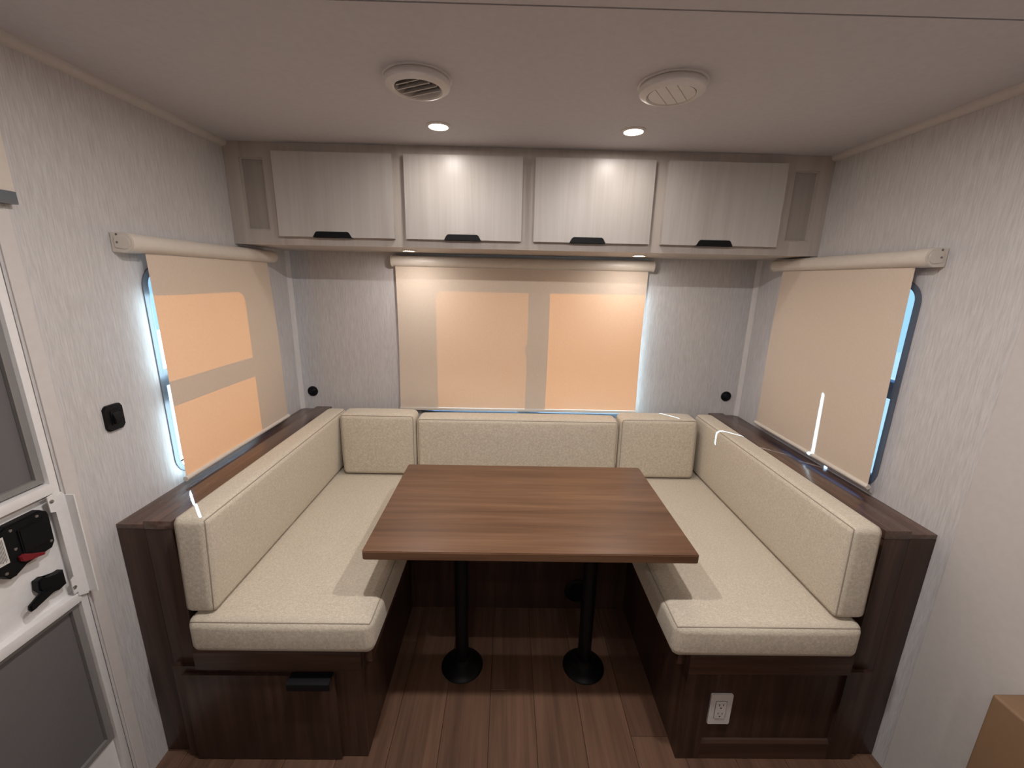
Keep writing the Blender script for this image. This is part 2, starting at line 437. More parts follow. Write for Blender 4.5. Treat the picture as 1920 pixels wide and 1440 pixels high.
# ------------------------------------------------------------------ windows
def window(idx, axis, w, plane, sgn, bar, label):
    """sgn: +1 if outside is at larger coordinate"""
    bm = NB()
    inn = wrect(w, WR, 0.0); out = wrect(w, WR, 0.014)
    a = plane - sgn*0.004
    ring_prism(bm, out, inn, axis, a, plane - sgn*0.0001)
    inn2 = wrect(w, WR-0.006, -0.006)
    ring_prism(bm, wrect(w, WR, -0.0004), inn2, axis, a, plane + sgn*0.075)
    ring_prism(bm, wrect(w, WR, 0.03), inn2, axis, plane + sgn*(WT+0.0005), plane + sgn*(WT+0.014))
    f = obj('window_%d' % idx, bm, M['alu'], smooth=True); f['kind'] = 'structure'; f['label'] = label
    g = plane + sgn*0.050
    if bar[0] == 'h':
        zc, hw = bar[1], bar[2]
        d = (w[0]+0.007, w[1]-0.007, zc-hw, zc+hw)
        panes = [((w[0], w[1], zc+hw, w[3]), 'glass'), ((w[0], w[1], w[2], zc-hw), 'glass')]
    else:
        xc, hw = bar[1], bar[2]
        d = (xc-hw, xc+hw, w[2]+0.007, w[3]-0.007)
        panes = [((w[0], xc-hw, w[2], w[3]), 'screened'), ((xc+hw, w[1], w[2], w[3]), 'glass')]
    bm = NB(); lo, hi = sorted((plane + sgn*0.012, plane + sgn*0.056))
    dims = (lo, hi, *d) if axis == 'x' else (d[0], d[1], lo, hi, d[2], d[3])
    box(bm, *dims, bev=0.004); 
    mo = obj('mullion', bm, M['alu'], f, smooth=True)
    # latch on the mullion
    bm = NB(); lo2, hi2 = sorted((plane + sgn*0.006, plane + sgn*0.013))
    if axis == 'x': box(bm, lo2, hi2, (w[0]+w[1])/2-0.02, (w[0]+w[1])/2+0.02, bar[1]-0.006, bar[1]+0.010, bev=0.002)
    else: box(bm, xc-hw-0.006, xc-hw+0.012, lo2, hi2, 1.185, 1.235, bev=0.002)
    obj('latch', bm, M['black'], mo)
    for pr, kind in panes:
        bm = NB(); lo3, hi3 = sorted((g, g + sgn*0.003))
        q = (pr[0]+0.0065, pr[1]-0.0065, pr[2]+0.0065, pr[3]-0.0065)
        pts = rrect(q[0], q[1], q[2], q[3], 0.03, 5)
        # single sheet of glass filling the sash
        q0 = [bm.verts.new((g, u, v) if axis == 'x' else (u, g, v)) for u, v in [(q[0], q[2]), (q[1], q[2]), (q[1], q[3]), (q[0], q[3])]]
        bm.faces.new(q0)
        obj('pane', bm, M['glass'], f)
        if kind == 'screened':
            bm = NB(); gy = plane + sgn*0.040
            bm.faces.new([bm.verts.new((u, gy, v)) for u, v in [(q[0], q[2]), (q[1], q[2]), (q[1], q[3]), (q[0], q[3])]])
            obj('insect_screen', bm, M['screened'], f)
    return f
window(1, 'x', LW, XL, -1, ('h', 1.2035, 0.0285), 'left wall window with grey rounded frame and horizontal sash bar')
window(2, 'y', BW, YB, 1, ('v', 0.091, 0.036), 'back wall window behind the middle shade with upright sash bar')
window(3, 'x', RW, XR, 1, ('h', 1.2035, 0.0285), 'right wall window with dark rounded frame and horizontal sash bar')

# ------------------------------------------------------------------ entry door (left edge of the frame)
DX = XL - 0.004
dm = NB()
y0, y1 = DR[0]+0.007, 0.9475
# frame members
box(dm, DX-0.03, DX+0.006, 0.930, y1, DR[2]+0.004, DR[3]-0.005, bev=0.0015)
box(dm, DX-0.03, DX+0.006, y0, y0+0.018, DR[2]+0.004, DR[3]-0.005, bev=0.0015)
for za, zb in ((1.010, 1.034), (0.702, 0.728), (DR[2]+0.004, DR[2]+0.06), (DR[3]-0.06, DR[3]-0.005)):
    box(dm, DX-0.03, DX+0.010, y0+0.018, 0.930, za, zb, bev=0.0015)
door = obj('door_1', dm, M['white_metal'], smooth=True); door['kind'] = 'structure'
door['label'] = 'white screen door with grey mesh panels and black latch'
bm = NB(); ring_prism(bm, [(DR[0], DR[2]), (DR[1], DR[2]), (DR[1], DR[3]), (DR[0], DR[3])], [(y0, DR[2]+0.004), (y1, DR[2]+0.004), (y1, DR[3]-0.005), (y0, DR[3]-0.005)], 'x', DX-0.03, DX-0.002)
obj('door_seal', bm, M['dark_gap'], door)
bobj('door_panel', (DX-0.020, DX-0.010, y0+0.018, 0.930, 0.728, 1.010), M['door_skin'], door)
bobj('lower_panel', (DX-0.020, DX-0.010, y0+0.018, 0.930, DR[2]+0.06, 0.232), M['door_skin'], door)
for za, zb in ((1.038, DR[3]-0.06), (0.236, 0.698)):
    bobj('screen_panel', (DX-0.022, DX-0.014, y0+0.020, 0.928, za, zb), M['mesh'], door)
    bm = NB(); o_ = [(y0+0.020, za), (0.929, za), (0.929, zb), (y0+0.020, zb)]; i_ = [(y0+0.035, za+0.014), (0.913, za+0.014), (0.913, zb-0.014), (y0+0.035, zb-0.014)]
    ring_prism(bm, o_, i_, 'x', DX-0.013, DX-0.004)
    obj('screen_frame', bm, plain('grey_screen_frame', (0.22, 0.21, 0.20), 0.5), door)
bobj('backing', (DX-0.036, DX-0.0305, y0, y1, DR[2]+0.004, DR[3]-0.005), M['dark_gap'], door)
# strike guard: bent white plate with a flange
bm = NB()
prism(bm, [(0.914, 0.735), (0.9235, 0.735), (0.9235, 0.722), (0.945, 0.712), (0.952, 0.722), (0.952, 0.990), (0.944, 1.006), (0.930, 1.002), (0.924, 1.010), (0.911, 1.008), (0.911, 0.968), (0.922, 0.964), (0.922, 0.780), (0.914, 0.775)], 'x', DX+0.0105, DX+0.013)
prism(bm, [(0.949, 0.715), (0.9525, 0.715), (0.9525, 0.995), (0.949, 0.995)], 'x', DX+0.013, DX+0.034)
gd = obj('strike_guard', bm, M['white_metal'], door)
for zc in (0.994, 0.752):
    bm = NB(); lathe(bm, (DX+0.013, 0.918, zc), [(0.005, 0), (0.0045, 0.0018), (0.001, 0.0026)], 16, 'x'); obj('screw', bm, M['screw'], gd, True)
# latch body
bm = NB()
prism(bm, [(0.808, 0.974), (0.822, 0.986), (0.893, 0.986), (0.905, 0.976), (0.908, 0.965), (0.906, 0.896), (0.898, 0.883), (0.871, 0.883), (0.840, 0.884), (0.829, 0.878), (0.819, 0.866), (0.806, 0.866), (0.795, 0.880), (0.780, 0.900), (0.780, 0.965)], 'x', DX-0.010, DX+0.012, bev=0.003)
prism(bm, [(0.838, 0.967), (0.892, 0.967), (0.892, 0.905), (0.838, 0.905)], 'x', DX+0.0119, DX+0.0165, bev=0.003)
lt = obj('latch', bm, M['black'], door, True); lt['label'] = 'black door latch with red lever and white label'
for yy, zz in ((0.828, 0.973), (0.882, 0.976), (0.828, 0.927), (0.897, 0.901), (0.801, 0.884)):
    bm = NB(); lathe(bm, (DX+0.012, yy, zz), [(0.0036, 0), (0.003, 0.0015), (0.0008, 0.002)], 14, 'x'); obj('screw', bm, M['screw'], lt, True)
bm = NB(); prism(bm, [(0.826, 0.908), (0.836, 0.910), (0.850, 0.900), (0.874, 0.887), (0.872, 0.882), (0.847, 0.888), (0.834, 0.890), (0.826, 0.898)], 'x', DX+0.0121, DX+0.021, bev=0.002)
obj('red_lever', bm, M['red'], lt, True)
bm = NB(); prism(bm, [(0.786, 0.968), (0.812, 0.968), (0.812, 0.905), (0.786, 0.905)], 'x', DX+0.0121, DX+0.0127)
lb = obj('paper_label', bm, M['paper'], lt); lb['label'] = 'white paper label with lines of small print'
bm = NB()
for q in range(8):
    yy = 0.790 + q*0.0025
    box(bm, DX+0.0128, DX+0.0130, yy, yy+0.0011, 0.909+random.uniform(0, 0.004), 0.964)
o = obj('small_print', bm, M['ink'], lt); o['kind'] = 'stuff'
# lever handle
bm = NB()
prism(bm, [(0.850, 0.800), (0.853, 0.822), (0.866, 0.824), (0.880, 0.813), (0.893, 0.812), (0.908, 0.812), (0.908, 0.772), (0.890, 0.768), (0.862, 0.778)], 'x', DX-0.010, DX+0.010, bev=0.003)
prism(bm, [(0.816, 0.776), (0.818, 0.784), (0.846, 0.798), (0.872, 0.792), (0.872, 0.778), (0.852, 0.780), (0.828, 0.768), (0.819, 0.768)], 'x', DX+0.0099, DX+0.020, bev=0.003)
obj('lever_handle', bm, M['black'], door, True)

# small pale box high on the wall at the left edge of the frame
t = thing('wall_box', 'pale beige box high on left wall above the entry door, grey strip under it', 'box', (XL+0.0105, 0.90, 1.672))
bobj('body', (XL, XL+0.021, 0.60, 0.996, 1.698, 1.86), M['cream_plastic'], t, bev=0.002)
bobj('underside_strip', (XL, XL+0.024, 0.60, 0.994, 1.672, 1.6978), M['alu'], t, bev=0.001)

# light switch on the left wall
t = thing('light_switch', 'black rocker light switch on left wall between door and window', 'switch', (XL, 1.121, 1.105))
bm = NB(); prism(bm, rrect(1.094, 1.148, 1.104, 1.176, 0.009), 'x', XL, XL+0.008, bev=0.0025); obj('switch_plate', bm, M['black'], t, True)
bm = NB(); ring_prism(bm, rrect(1.108, 1.140, 1.119, 1.160, 0.003), rrect(1.111, 1.137, 1.122, 1.157, 0.002), 'x', XL+0.0081, XL+0.0105); obj('bezel', bm, M['black_metal'], t)
bm = NB(); prism(bm, [(XL+0.008, 1.123), (XL+0.0175, 1.125), (XL+0.0185, 1.136), (XL+0.010, 1.155), (XL+0.008, 1.156)], 'y', 1.1115, 1.1365, bev=0.001); obj('rocker', bm, M['black'], t, True)

# ------------------------------------------------------------------ round black fittings on the back wall
for x, z, l in ((-1.033, 0.937, 'round black wall fitting on back wall, near the left corner'), (1.186, 0.948, 'round black wall fitting on back wall, near the right corner')):
    t = thing('round_wall_fitting', l, 'fitting', (x, YB, z-0.027))
    bm = NB(); lathe(bm, (x, YB, z), [(0.027, 0), (0.027, -0.004), (0.024, -0.008), (0.018, -0.0085), (0.016, -0.005)], 32, 'y'); obj('bezel', bm, M['black'], t, True)
    bm = NB(); lathe(bm, (x, YB-0.0052, z), [(0.0155, 0), (0.0155, -0.002), (0.013, -0.004), (0.003, -0.0045)], 28, 'y'); obj('cap', bm, M['black_metal'], t, True)

# ------------------------------------------------------------------ overhead cabinet
YC, ZC = 1.7717, 1.6525
cab = thing('overhead_cabinet', 'whitewashed overhead cabinet with four flap doors along the back wall', 'cabinet', ((XL+XR)/2, 1.97, ZC))
bm = NB()
x0, x1 = XL+0.0005, XR-0.0005
rec = [(-1.042, -0.950), (1.111, 1.208)]
slab_with_holes(bm, [(x0, ZC), (x1, ZC), (x1, ZT-0.0005), (x0, ZT-0.0005)], [[(a, 1.706), (b, 1.706), (b, 1.970), (a, 1.970)] for a, b in rec], 'y', YC, YC+0.012)
obj('face_frame', bm, M['ash_x'], cab)
for a, b in rec:
    bobj('recessed_panel', (a-0.004, b+0.004, YC+0.0125, YC+0.018, 1.702, 1.974), M['ash_recess_shaded'], cab)
    bm = NB(); o_ = [(a, 1.706), (b, 1.706), (b, 1.970), (a, 1.970)]; i_ = [(a+0.006, 1.712), (b-0.006, 1.712), (b-0.006, 1.964), (a+0.006, 1.964)]
    ring_prism(bm, o_, i_, 'y', YC+0.005, YC+0.0122); obj('moulding', bm, M['ash_x'], cab)
bobj('bottom_panel', (x0, x1, YC+0.0122, YB-0.0005, ZC, ZC+0.015), M['ash_x'], cab)
doors = [(-0.9067, -0.454, -0.765, -0.632, 'plain'), (-0.4077, 0.0476, -0.248, -0.122, ''), (0.0964, 0.5577, 0.250, 0.374, ''), (0.6066, 1.0695, 0.757, 0.884, '')]
for xa, xb, ha, hb, _ in doors:
    za, zb = 1.6835, 1.989
    yf, yb = YC-0.0225, YC-0.0005
    e = 0.010
    outl = [(xa, za), (ha-e, za), (ha, za+0.017), (ha+0.006, za+0.021), (hb-0.006, za+0.021), (hb, za+0.017), (hb+e, za), (xb, za), (xb, zb), (xa, zb)]
    bm = NB()
    A = [bm.verts.new((x, yf, z)) for x, z in outl]; B = [bm.verts.new((x, yb, z)) for x, z in outl]
    es = []
    bm2 = NB(); slab_with_holes(bm2, outl, [], 'y', yf, yb)
    bm.free()
    d = obj('door', bm2, M['ash_z'], cab)
    bm = NB()
    e = 0.0085
    prism(bm, [(ha-e, za+0.0005), (ha+0.001, za+0.0165), (ha+0.007, za+0.020), (hb-0.007, za+0.020), (hb-0.001, za+0.0165), (hb+e, za+0.0005), (hb+e, za-0.002), (ha-e, za-0.002)], 'y', yf-0.003, yb-0.001, bev=0.0012)
    h = obj('handle', bm, M['black'], d, True); h['label'] = 'black recessed finger pull'

# ------------------------------------------------------------------ lights
def downlight(x, y, z, rad, label, cat, power, name='ceiling_light', grp=None):
    t = thing(name, label, cat, (x, y, z-0.004), grp)
    bm = NB(); lathe(bm, (x, y, z), [(rad, 0), (rad, -0.002), (rad*0.93, -0.0045), (rad*0.78, -0.005), (rad*0.74, -0.001)], 40); obj('trim_ring', bm, M['white_plastic'], t, True)
    bm = NB(); lathe(bm, (x, y, z-0.0012), [(rad*0.73, 0), (rad*0.73, -0.002), (rad*0.5, -0.0035), (0.001, -0.0042)], 40); obj('lens', bm, M['lens'], t, True)
    ld = bpy.data.lights.new('lamp', 'AREA'); ld.shape = 'DISK'; ld.size = rad*(1.3 if z > 1.8 else 0.6); ld.energy = power; ld.color = LAMP
    lo = bpy.data.objects.new('lamp', ld); COL.objects.link(lo); lo.location = (x, y, z-0.010)
    return t
downlight(-0.2411, 1.554, ZT, 0.041, 'small round lit ceiling spotlight, left of the pair above the cabinets', 'ceiling light', CEIL_W)
downlight(0.4084, 1.554, ZT, 0.041, 'small round lit ceiling spotlight, right of the pair above the cabinets', 'ceiling light', CEIL_W)
for yy, pw in ((0.72, NEAR_W), (-0.30, NEAR_W*0.22), (-1.2, NEAR_W*0.15)):  # the two rows behind the camera are unseen lamps added to light the front
    for xx in (-0.2411, 0.4084):
        downlight(xx, yy, ZT-0.004, 0.038, 'white walkway ceiling spotlight, %s row in front of the dinette, %s one' % ({0.72: 'nearest', -0.30: 'added unseen middle', -1.2: 'added unseen farthest'}[yy], 'left' if xx < 0 else 'right'), 'ceiling light', pw)
downlight(-0.441, 1.935, ZC, 0.033, 'small round lit light under the cabinet, left end of middle shade', 'cabinet light', CAB_W, 'cabinet_light')
downlight(0.578, 1.935, ZC, 0.033, 'small round lit light under the cabinet, right end of middle shade', 'cabinet light', CAB_W, 'cabinet_light')

# ------------------------------------------------------------------ ceiling air vents
def vent(x, y, label, opened):
    t = thing('ceiling_vent', label, 'vent', (x, y, ZT-0.03))
    R0, Z0 = 0.083, ZT
    bm = NB(); lathe(bm, (x, y, Z0), [(R0+0.003, 0), (R0+0.003, -0.003), (R0-0.001, -0.004)], 64); obj('base_ring', bm, M['white_plastic'], t, True)
    ri = 0.059
    bm = NB(); lathe(bm, (x, y, Z0), [(R0-0.002, -0.005), (R0, -0.010), (R0-0.003, -0.020), (R0-0.014, -0.026), (ri+0.004, -0.027), (ri, -0.024), (ri, -0.005)], 64, close=True)
    obj('collar', bm, M['white_plastic'], t, True)
    bm = NB(); cyl(bm, (x, y, Z0), 'z', ri-0.0005, -0.0045, -0.0005, 40); obj('duct_dark', bm, M['dark_gap'], t)  # flat black disc paints the darkness inside the vent
    rs = ri-0.0015
    if not opened:
        ang = math.atan2(0.072, 0.05)
        u = Vector((math.cos(ang), math.sin(ang))); w = Vector((-u.y, u.x))
        cuts = [-rs, -0.026, 0.0, 0.026, rs]
        for a, b in zip(cuts[:-1], cuts[1:]):
            a2, b2 = a+0.0007, b-0.0007
            pts = []
            for k in range(9):
                s = a2 + (b2-a2)*k/8; h = math.sqrt(max(rs*rs-s*s, 1e-8)); pts.append((s, h))
            pl = [(s, h) for s, h in pts] + [(s, -h) for s, h in reversed(pts)]
            pl = [(x+w.x*s+u.x*h, y+w.y*s+u.y*h) for s, h in pl]
            bm = NB(); prism(bm, pl, 'z', Z0-0.0245, Z0-0.022); obj('louvre', bm, M['white_plastic'], t)
    else:
        ang = math.atan2(-0.042, 0.085)
        u = Vector((math.cos(ang), math.sin(ang), 0)); w = Vector((-u.y, u.x, 0))
        tilt = math.radians(48)
        dv = w*math.cos(tilt) + Vector((0, 0, 1))*math.sin(tilt); nn = u.cross(dv)
        for s0 in (-0.036, -0.012, 0.012, 0.036):
            bm = NB(); c = Vector((x, y, Z0-0.0165)) + w*s0
            hw = 0.0125
            vs = []
            for q in (-hw, hw):
                hl = math.sqrt(max((rs-0.001)**2 - (s0 + q*math.cos(tilt))**2, 1e-5))
                for e in (-1, 1):
                    for th in (-0.0009, 0.0009):
                        vs.append(bm.verts.new(c + dv*q + u*(e*hl*0.97) + nn*th))
            for f in ((0, 1, 3, 2), (4, 6, 7, 5), (0, 4, 5, 1), (2, 3, 7, 6), (0, 2, 6, 4), (1, 5, 7, 3)):
                bm.faces.new([vs[i] for i in f])
            obj('louvre', bm, M['white_plastic'], t)
        bm = NB(); lathe(bm, (x, y, Z0-0.008), [(0.030, 0), (0.030, -0.003), (0.027, -0.003), (0.027, 0)], 40, close=True); obj('inner_ring', bm, M['white_plastic'], t, True)
vent(-0.239, 1.217, 'round white ceiling air vent with its louvres turned open', True)
vent(0.4085, 1.212, 'round white ceiling air vent with its louvres closed flat', False)

# ------------------------------------------------------------------ roller shades
def cloth(bm, P, n=24, mrows=30):
    V = [[bm.verts.new(P(i/n, j/mrows)) for j in range(mrows+1)] for i in range(n+1)]
    for i in range(n):
        for j in range(mrows): bm.faces.new((V[i][j], V[i+1][j], V[i+1][j+1], V[i][j+1]))
def side_shade(xw, s, ya, yb_, fa, fb, ga, gb, zt, zb, label):
    """s = +1 when room lies at larger x"""
    t = thing('roller_shade', label, 'window shade', (xw+s*0.03, (ya+yb_)/2, zb-0.02))
    xc, zc, rr = xw+s*0.033, zt, 0.0255
    bm = NB(); cyl(bm, (xc, 0, zc), 'y', rr, ya+0.052, yb_-0.004, 36); obj('roller_tube', bm, M['cream_plastic'], t, True)
    # near end bracket: D-shaped block against the wall with plate and screws
    bm = NB()
    pts = [(xw+s*0.0003, zc-0.027), (xw+s*0.0003, zc+0.027)] + [(xw+s*(0.036+0.027*math.cos(a)), zc+0.027*math.sin(a)) for a in [PI/2-k*PI/10 for k in range(11)]]
    prism(bm, pts, 'y', ya, ya+0.050, bev=0.002); br = obj('end_bracket', bm, M['cream_plastic'], t, True)
    bm = NB(); pts2 = [(xw+s*0.012, zc-0.014), (xw+s*0.012, zc+0.014)] + [(xw+s*(0.036+0.018*math.cos(a)), zc+0.018*math.sin(a)) for a in [PI/2-k*PI/8 for k in range(9)]]
    prism(bm, pts2, 'y', ya-0.0022, ya+0.001, bev=0.0007); obj('cover_plate', bm, M['cream_plastic'], br, True)
    for dx, dz in ((0.020, 0.021), (0.020, 0.0)):
        bm = NB(); yy = ya - (0.0022 if dz == 0 else 0); lathe(bm, (xw+s*dx, yy, zc+dz), [(0.0032, 0), (0.0028, -0.0012), (0.0006, -0.0014)], 12, 'y'); obj('screw', bm, M['ink'], br)
    bm = NB(); lathe(bm, (xc, yb_-0.0038, zc), [(rr, 0), (rr+0.0015, 0.001), (rr+0.0015, 0.004), (rr-0.004, 0.006)], 36, 'y'); obj('end_cap', bm, M['cream_plastic'], t, True)
    bm = NB(); lo, hi = sorted((xw+s*0.0003, xc)); box(bm, lo, hi, yb_-0.003, yb_+0.001, zc-0.012, zc+0.012); obj('far_bracket', bm, M['cream_plastic'], t)
    xf = xw + s*0.0345
    def P(u, v):
        y = (fa + (fb-fa)*u)*(1-v) + (ga + (gb-ga)*u)*v
        z = (zt-0.026)*(1-v) + zb*v
        bow = 0.004*math.sin(PI*v)*math.sin(PI*u*1.0) + 0.0014*math.sin(7*u+3*v)
        k = max(0, (u-0.86)/0.14)
        return (xf + s*bow + s*0.004*k*k*math.sin(PI*min(1, v*1.2)), y, z)
    bm = NB(); cloth(bm, P); f = obj('shade_fabric', bm, M['shade'], t, True)
    bm = NB(); cyl(bm, (xf, 0, zb-0.007), 'y', 0.0085, ga-0.004, gb+0.004, 20)
    h = obj('hem_bar', bm, M['cream_plastic'], t, True)
side_shade(XL, 1, 1.223, 1.975, 1.290, 1.926, 1.291, 1.956, 1.613, 0.874, 'cream roller shade glowing orange over the left window')
side_shade(XR, -1, 1.243, 1.985, 1.298, 1.923, 1.278, 1.935, 1.622, 0.888, 'cream roller shade, pale and unlit, over the right window')
t = thing('roller_shade', 'wide cream roller shade glowing orange over the back window under the cabinet', 'window shade', (0.07, YB-0.03, 0.84))
yc, zc, rr = YB-0.033, 1.613, 0.0255
bm = NB(); cyl(bm, (0, yc, zc), 'x', rr, -0.566, 0.708, 36); obj('roller_tube', bm, M['cream_plastic'], t, True)
for xe, sg in ((-0.566, -1), (0.708, 1)):
    bm = NB(); lathe(bm, (xe, yc, zc), [(rr, 0.0002*sg), (rr+0.0018, 0.001*sg), (rr+0.0018, 0.006*sg), (rr-0.004, 0.009*sg)], 36, 'x'); ec = obj('end_cap', bm, M['cream_plastic'], t, True)
    bm = NB(); xa, xb = sorted((xe+sg*0.0005, xe+sg*0.005)); box(bm, xa, xb, yc, YB-0.0003, zc-0.014, zc+0.014); obj('bracket', bm, M['cream_plastic'], t)
yf = YB-0.035
def P(u, v):
    x = (-0.556 + 1.247*u)*(1-v) + (-0.561 + 1.253*u)*v
    edge = 0.010*max(0, 1-u/0.05)**2*math.sin(PI*v)
    return (x + 0.004*math.sin(PI*v)*(1-2*u), yf - 0.003*math.sin(PI*v)*math.sin(PI*u) + 0.0012*math.sin(9*u+2*v), 1.587 + (0.868-1.587)*v)
bm = NB(); cloth(bm, P, 40, 30); obj('shade_fabric', bm, M['shade'], t, True)
bm = NB(); box(bm, -0.563, 0.694, yf-0.006, yf+0.005, 0.853, 0.8675, bev=0.003); obj('hem_bar', bm, M['cream_plastic'], t, True)

# ------------------------------------------------------------------ dinette benches
YFB, YEP = 1.0454, 1.0619
BT = 0.447
# wall ledges (boxed-in backs with shelf boards)
for s, xw, xs, xi, lab in ((1, XL, -1.021, -0.9514, 'dark walnut ledge along the left wall under the orange shade'), (-1, XR, 1.182, 1.1152, 'dark walnut ledge along the right wall under the pale shade')):
    t = thing('wall_ledge', lab, 'ledge', ((xw+xi)/2, 1.6, 0))
    g = 0.0006*s
    def X(a, b): return tuple(sorted((a, b)))
    bobj('end_panel', (*X(xw+g, xs), YEP, YEP+0.018, 0.0, 0.826), M['walnut_z'], t, bev=0.001)
    bobj('end_panel', (*X(xs+g, xi+s*0.008), YEP, YEP+0.018, 0.0, 0.826), M['walnut_z'], t, bev=0.001)
    bobj('side_panel', (*X(xi-s*0.010, xi), YEP+0.0185, YB-0.001, 0.0, 0.826), M['walnut_z'], t)
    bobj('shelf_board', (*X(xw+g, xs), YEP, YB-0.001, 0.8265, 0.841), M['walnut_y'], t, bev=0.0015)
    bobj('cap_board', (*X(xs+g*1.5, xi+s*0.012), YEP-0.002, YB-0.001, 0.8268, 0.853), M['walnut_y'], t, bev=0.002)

def handle_cup(t, x0, x1, z1, yf):
    bm = NB()
    prof = [(yf+0.012, z1+0.0022), (yf-0.020, z1+0.0022), (yf-0.027, z1-0.003), (yf-0.029, z1-0.012), (yf-0.027, z1-0.026), (yf-0.0235, z1-0.026), (yf-0.0245, z1-0.012), (yf-0.022, z1-0.004), (yf-0.016, z1+0.0003), (yf+0.012, z1+0.0003)]
    prism(bm, prof, 'x', x0, x1)
    h = obj('handle', bm, M['black'], t, True); h['label'] = 'black edge pull on the door top'

# left bench
tl = thing('dinette_bench', 'dark walnut bench base on the left, with a cupboard door and black pull', 'bench', (-0.70, 1.6, 0))
bobj('front_panel', (-1.012, -0.4335, YFB, YFB+0.016, 0.0, 0.362), M['walnut_z'], tl)
bobj('side_panel', (-0.4495, -0.4335, YFB+0.0165, 1.6955, 0.0, BT-0.016), M['walnut_z'], tl)
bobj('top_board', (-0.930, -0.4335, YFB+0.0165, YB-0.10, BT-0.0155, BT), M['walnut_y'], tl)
bm = NB(); prism(bm, [(YFB+0.016, 0.362), (YFB-0.010, 0.362), (YFB-0.015, 0.366), (YFB-0.015, 0.428), (YFB-0.007, 0.449), (YFB+0.016, 0.449)], 'x', -0.928, -0.4265); obj('top_rail', bm, M['walnut_x'], tl)
d = bobj('door', (-0.978, -0.514, YFB-0.012, YFB-0.0005, 0.006, 0.342), M['walnut_z'], tl, bev=0.0012)
handle_cup(d, -0.647, -0.519, 0.3425, YFB-0.012)
bobj('cleat', (-0.4333, -0.405, 1.066, 1.690, 0.365, 0.418), M['walnut_y'], tl, bev=0.001)

# right bench
tr_ = thing('dinette_bench', 'dark walnut bench base on the right, with a framed panel holding a power outlet', 'bench', (0.87, 1.6, 0))
IP = YFB+0.012
bobj('recessed_panel', (0.62, 1.12, IP, IP+0.006, 0.03, 0.36), M['walnut_z'], tr_)
bobj('stile', (0.583, 0.660, YFB, YFB+0.0118, 0.0, 0.3615), M['walnut_z'], tr_)
bobj('stile', (1.088, 1.171, YFB, YFB+0.0118, 0.0, 0.3615), M['walnut_z'], tr_)
bm = NB(); prism(bm, [(YFB, 0.0), (YFB, 0.066), (YFB+0.006, 0.074), (YFB+0.0118, 0.076), (YFB+0.0118, 0.0)], 'x', 0.6605, 1.0875); obj('bottom_rail', bm, M['walnut_x'], tr_)
bobj('side_panel', (0.583, 0.599, YFB+0.0122, 1.6955, 0.0, BT-0.016), M['walnut_z'], tr_)
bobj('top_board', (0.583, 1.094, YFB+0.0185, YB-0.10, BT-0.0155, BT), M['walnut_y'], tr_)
bm = NB(); prism(bm, [(YFB+0.0118, 0.362), (YFB-0.010, 0.362), (YFB-0.015, 0.366), (YFB-0.015, 0.430), (YFB-0.007, 0.452), (YFB+0.0118, 0.452)], 'x', 0.576, 1.080); obj('top_rail', bm, M['walnut_x'], tr_)
bobj('cleat', (0.5555, 0.5828, 1.066, 1.690, 0.365, 0.418), M['walnut_y'], tr_, bev=0.001)

# rear bench
tb = thing('dinette_bench', 'dark walnut bench base across the back, behind the table legs, with a round black vent', 'bench', (0.08, 1.9, 0))
bobj('front_panel', (-0.433, 0.5825, 1.6965, 1.712, 0.0, BT-0.016), M['walnut_z'], tb)
bobj('top_board', (-0.433, 0.5825, 1.6965, YB-0.10, BT-0.0155, BT), M['walnut_x'], tb)
bobj('backrest_board', (-0.930, 1.094, YB-0.095, YB-0.080, 0.0, 0.80), M['walnut_z'], tb)
bm = NB(); lathe(bm, (0.357, 1.6963, 0.102), [(0.062, 0), (0.062, -0.004), (0.055, -0.009), (0.044, -0.009), (0.042, -0.004)], 40, 'y')
rv = obj('round_vent', bm, M['black'], tb, True)
bm = NB()
for q in range(-3, 4):
    h = math.sqrt(0.041**2 - (q*0.011)**2); box(bm, 0.357-h, 0.357+h, 1.688, 1.6915, 0.102+q*0.011-0.002, 0.102+q*0.011+0.002)
o = obj('grille', bm, M['black_metal'], rv)

# power outlet on the right bench
t = thing('power_outlet', 'white double power outlet on the front of the right bench', 'outlet', (0.7085, IP, 0.142))
ox, oz = 0.7085, 0.202
bm = NB(); prism(bm, rrect(ox-0.0355, ox+0.0355, oz-0.060, oz+0.060, 0.003), 'y', IP-0.007, IP-0.0003, bev=0.0022); obj('cover_plate', bm, M['white_plastic'], t, True)
bm = NB(); prism(bm, rrect(ox-0.0165, ox+0.0165, oz-0.033, oz+0.033, 0.002), 'y', IP-0.0092, IP-0.0071, bev=0.0006); fc = obj('socket_face', bm, M['white_plastic'], t)
bm = NB(); ring_prism(bm, rrect(ox-0.0185, ox+0.0185, oz-0.035, oz+0.035, 0.002), rrect(ox-0.0167, ox+0.0167, oz-0.0332, oz+0.0332, 0.002), 'y', IP-0.0074, IP-0.00705); obj('gap', bm, M['ink'], t)
for dz in (0.017, -0.017):
    for dx, w, h in ((-0.0065, 0.0011, 0.0042), (0.0065, 0.0011, 0.0036)):
        bm = NB(); box(bm, ox+dx-w, ox+dx+w, IP-0.0095, IP-0.0093, oz+dz+0.004-h, oz+dz+0.004+h); obj('slot', bm, M['black'], fc)
    bm = NB(); cyl(bm, (ox, IP-0.0093, oz+dz-0.008), 'y', 0.0026, -0.0002, 0.0, 14); obj('slot', bm, M['black'], fc)

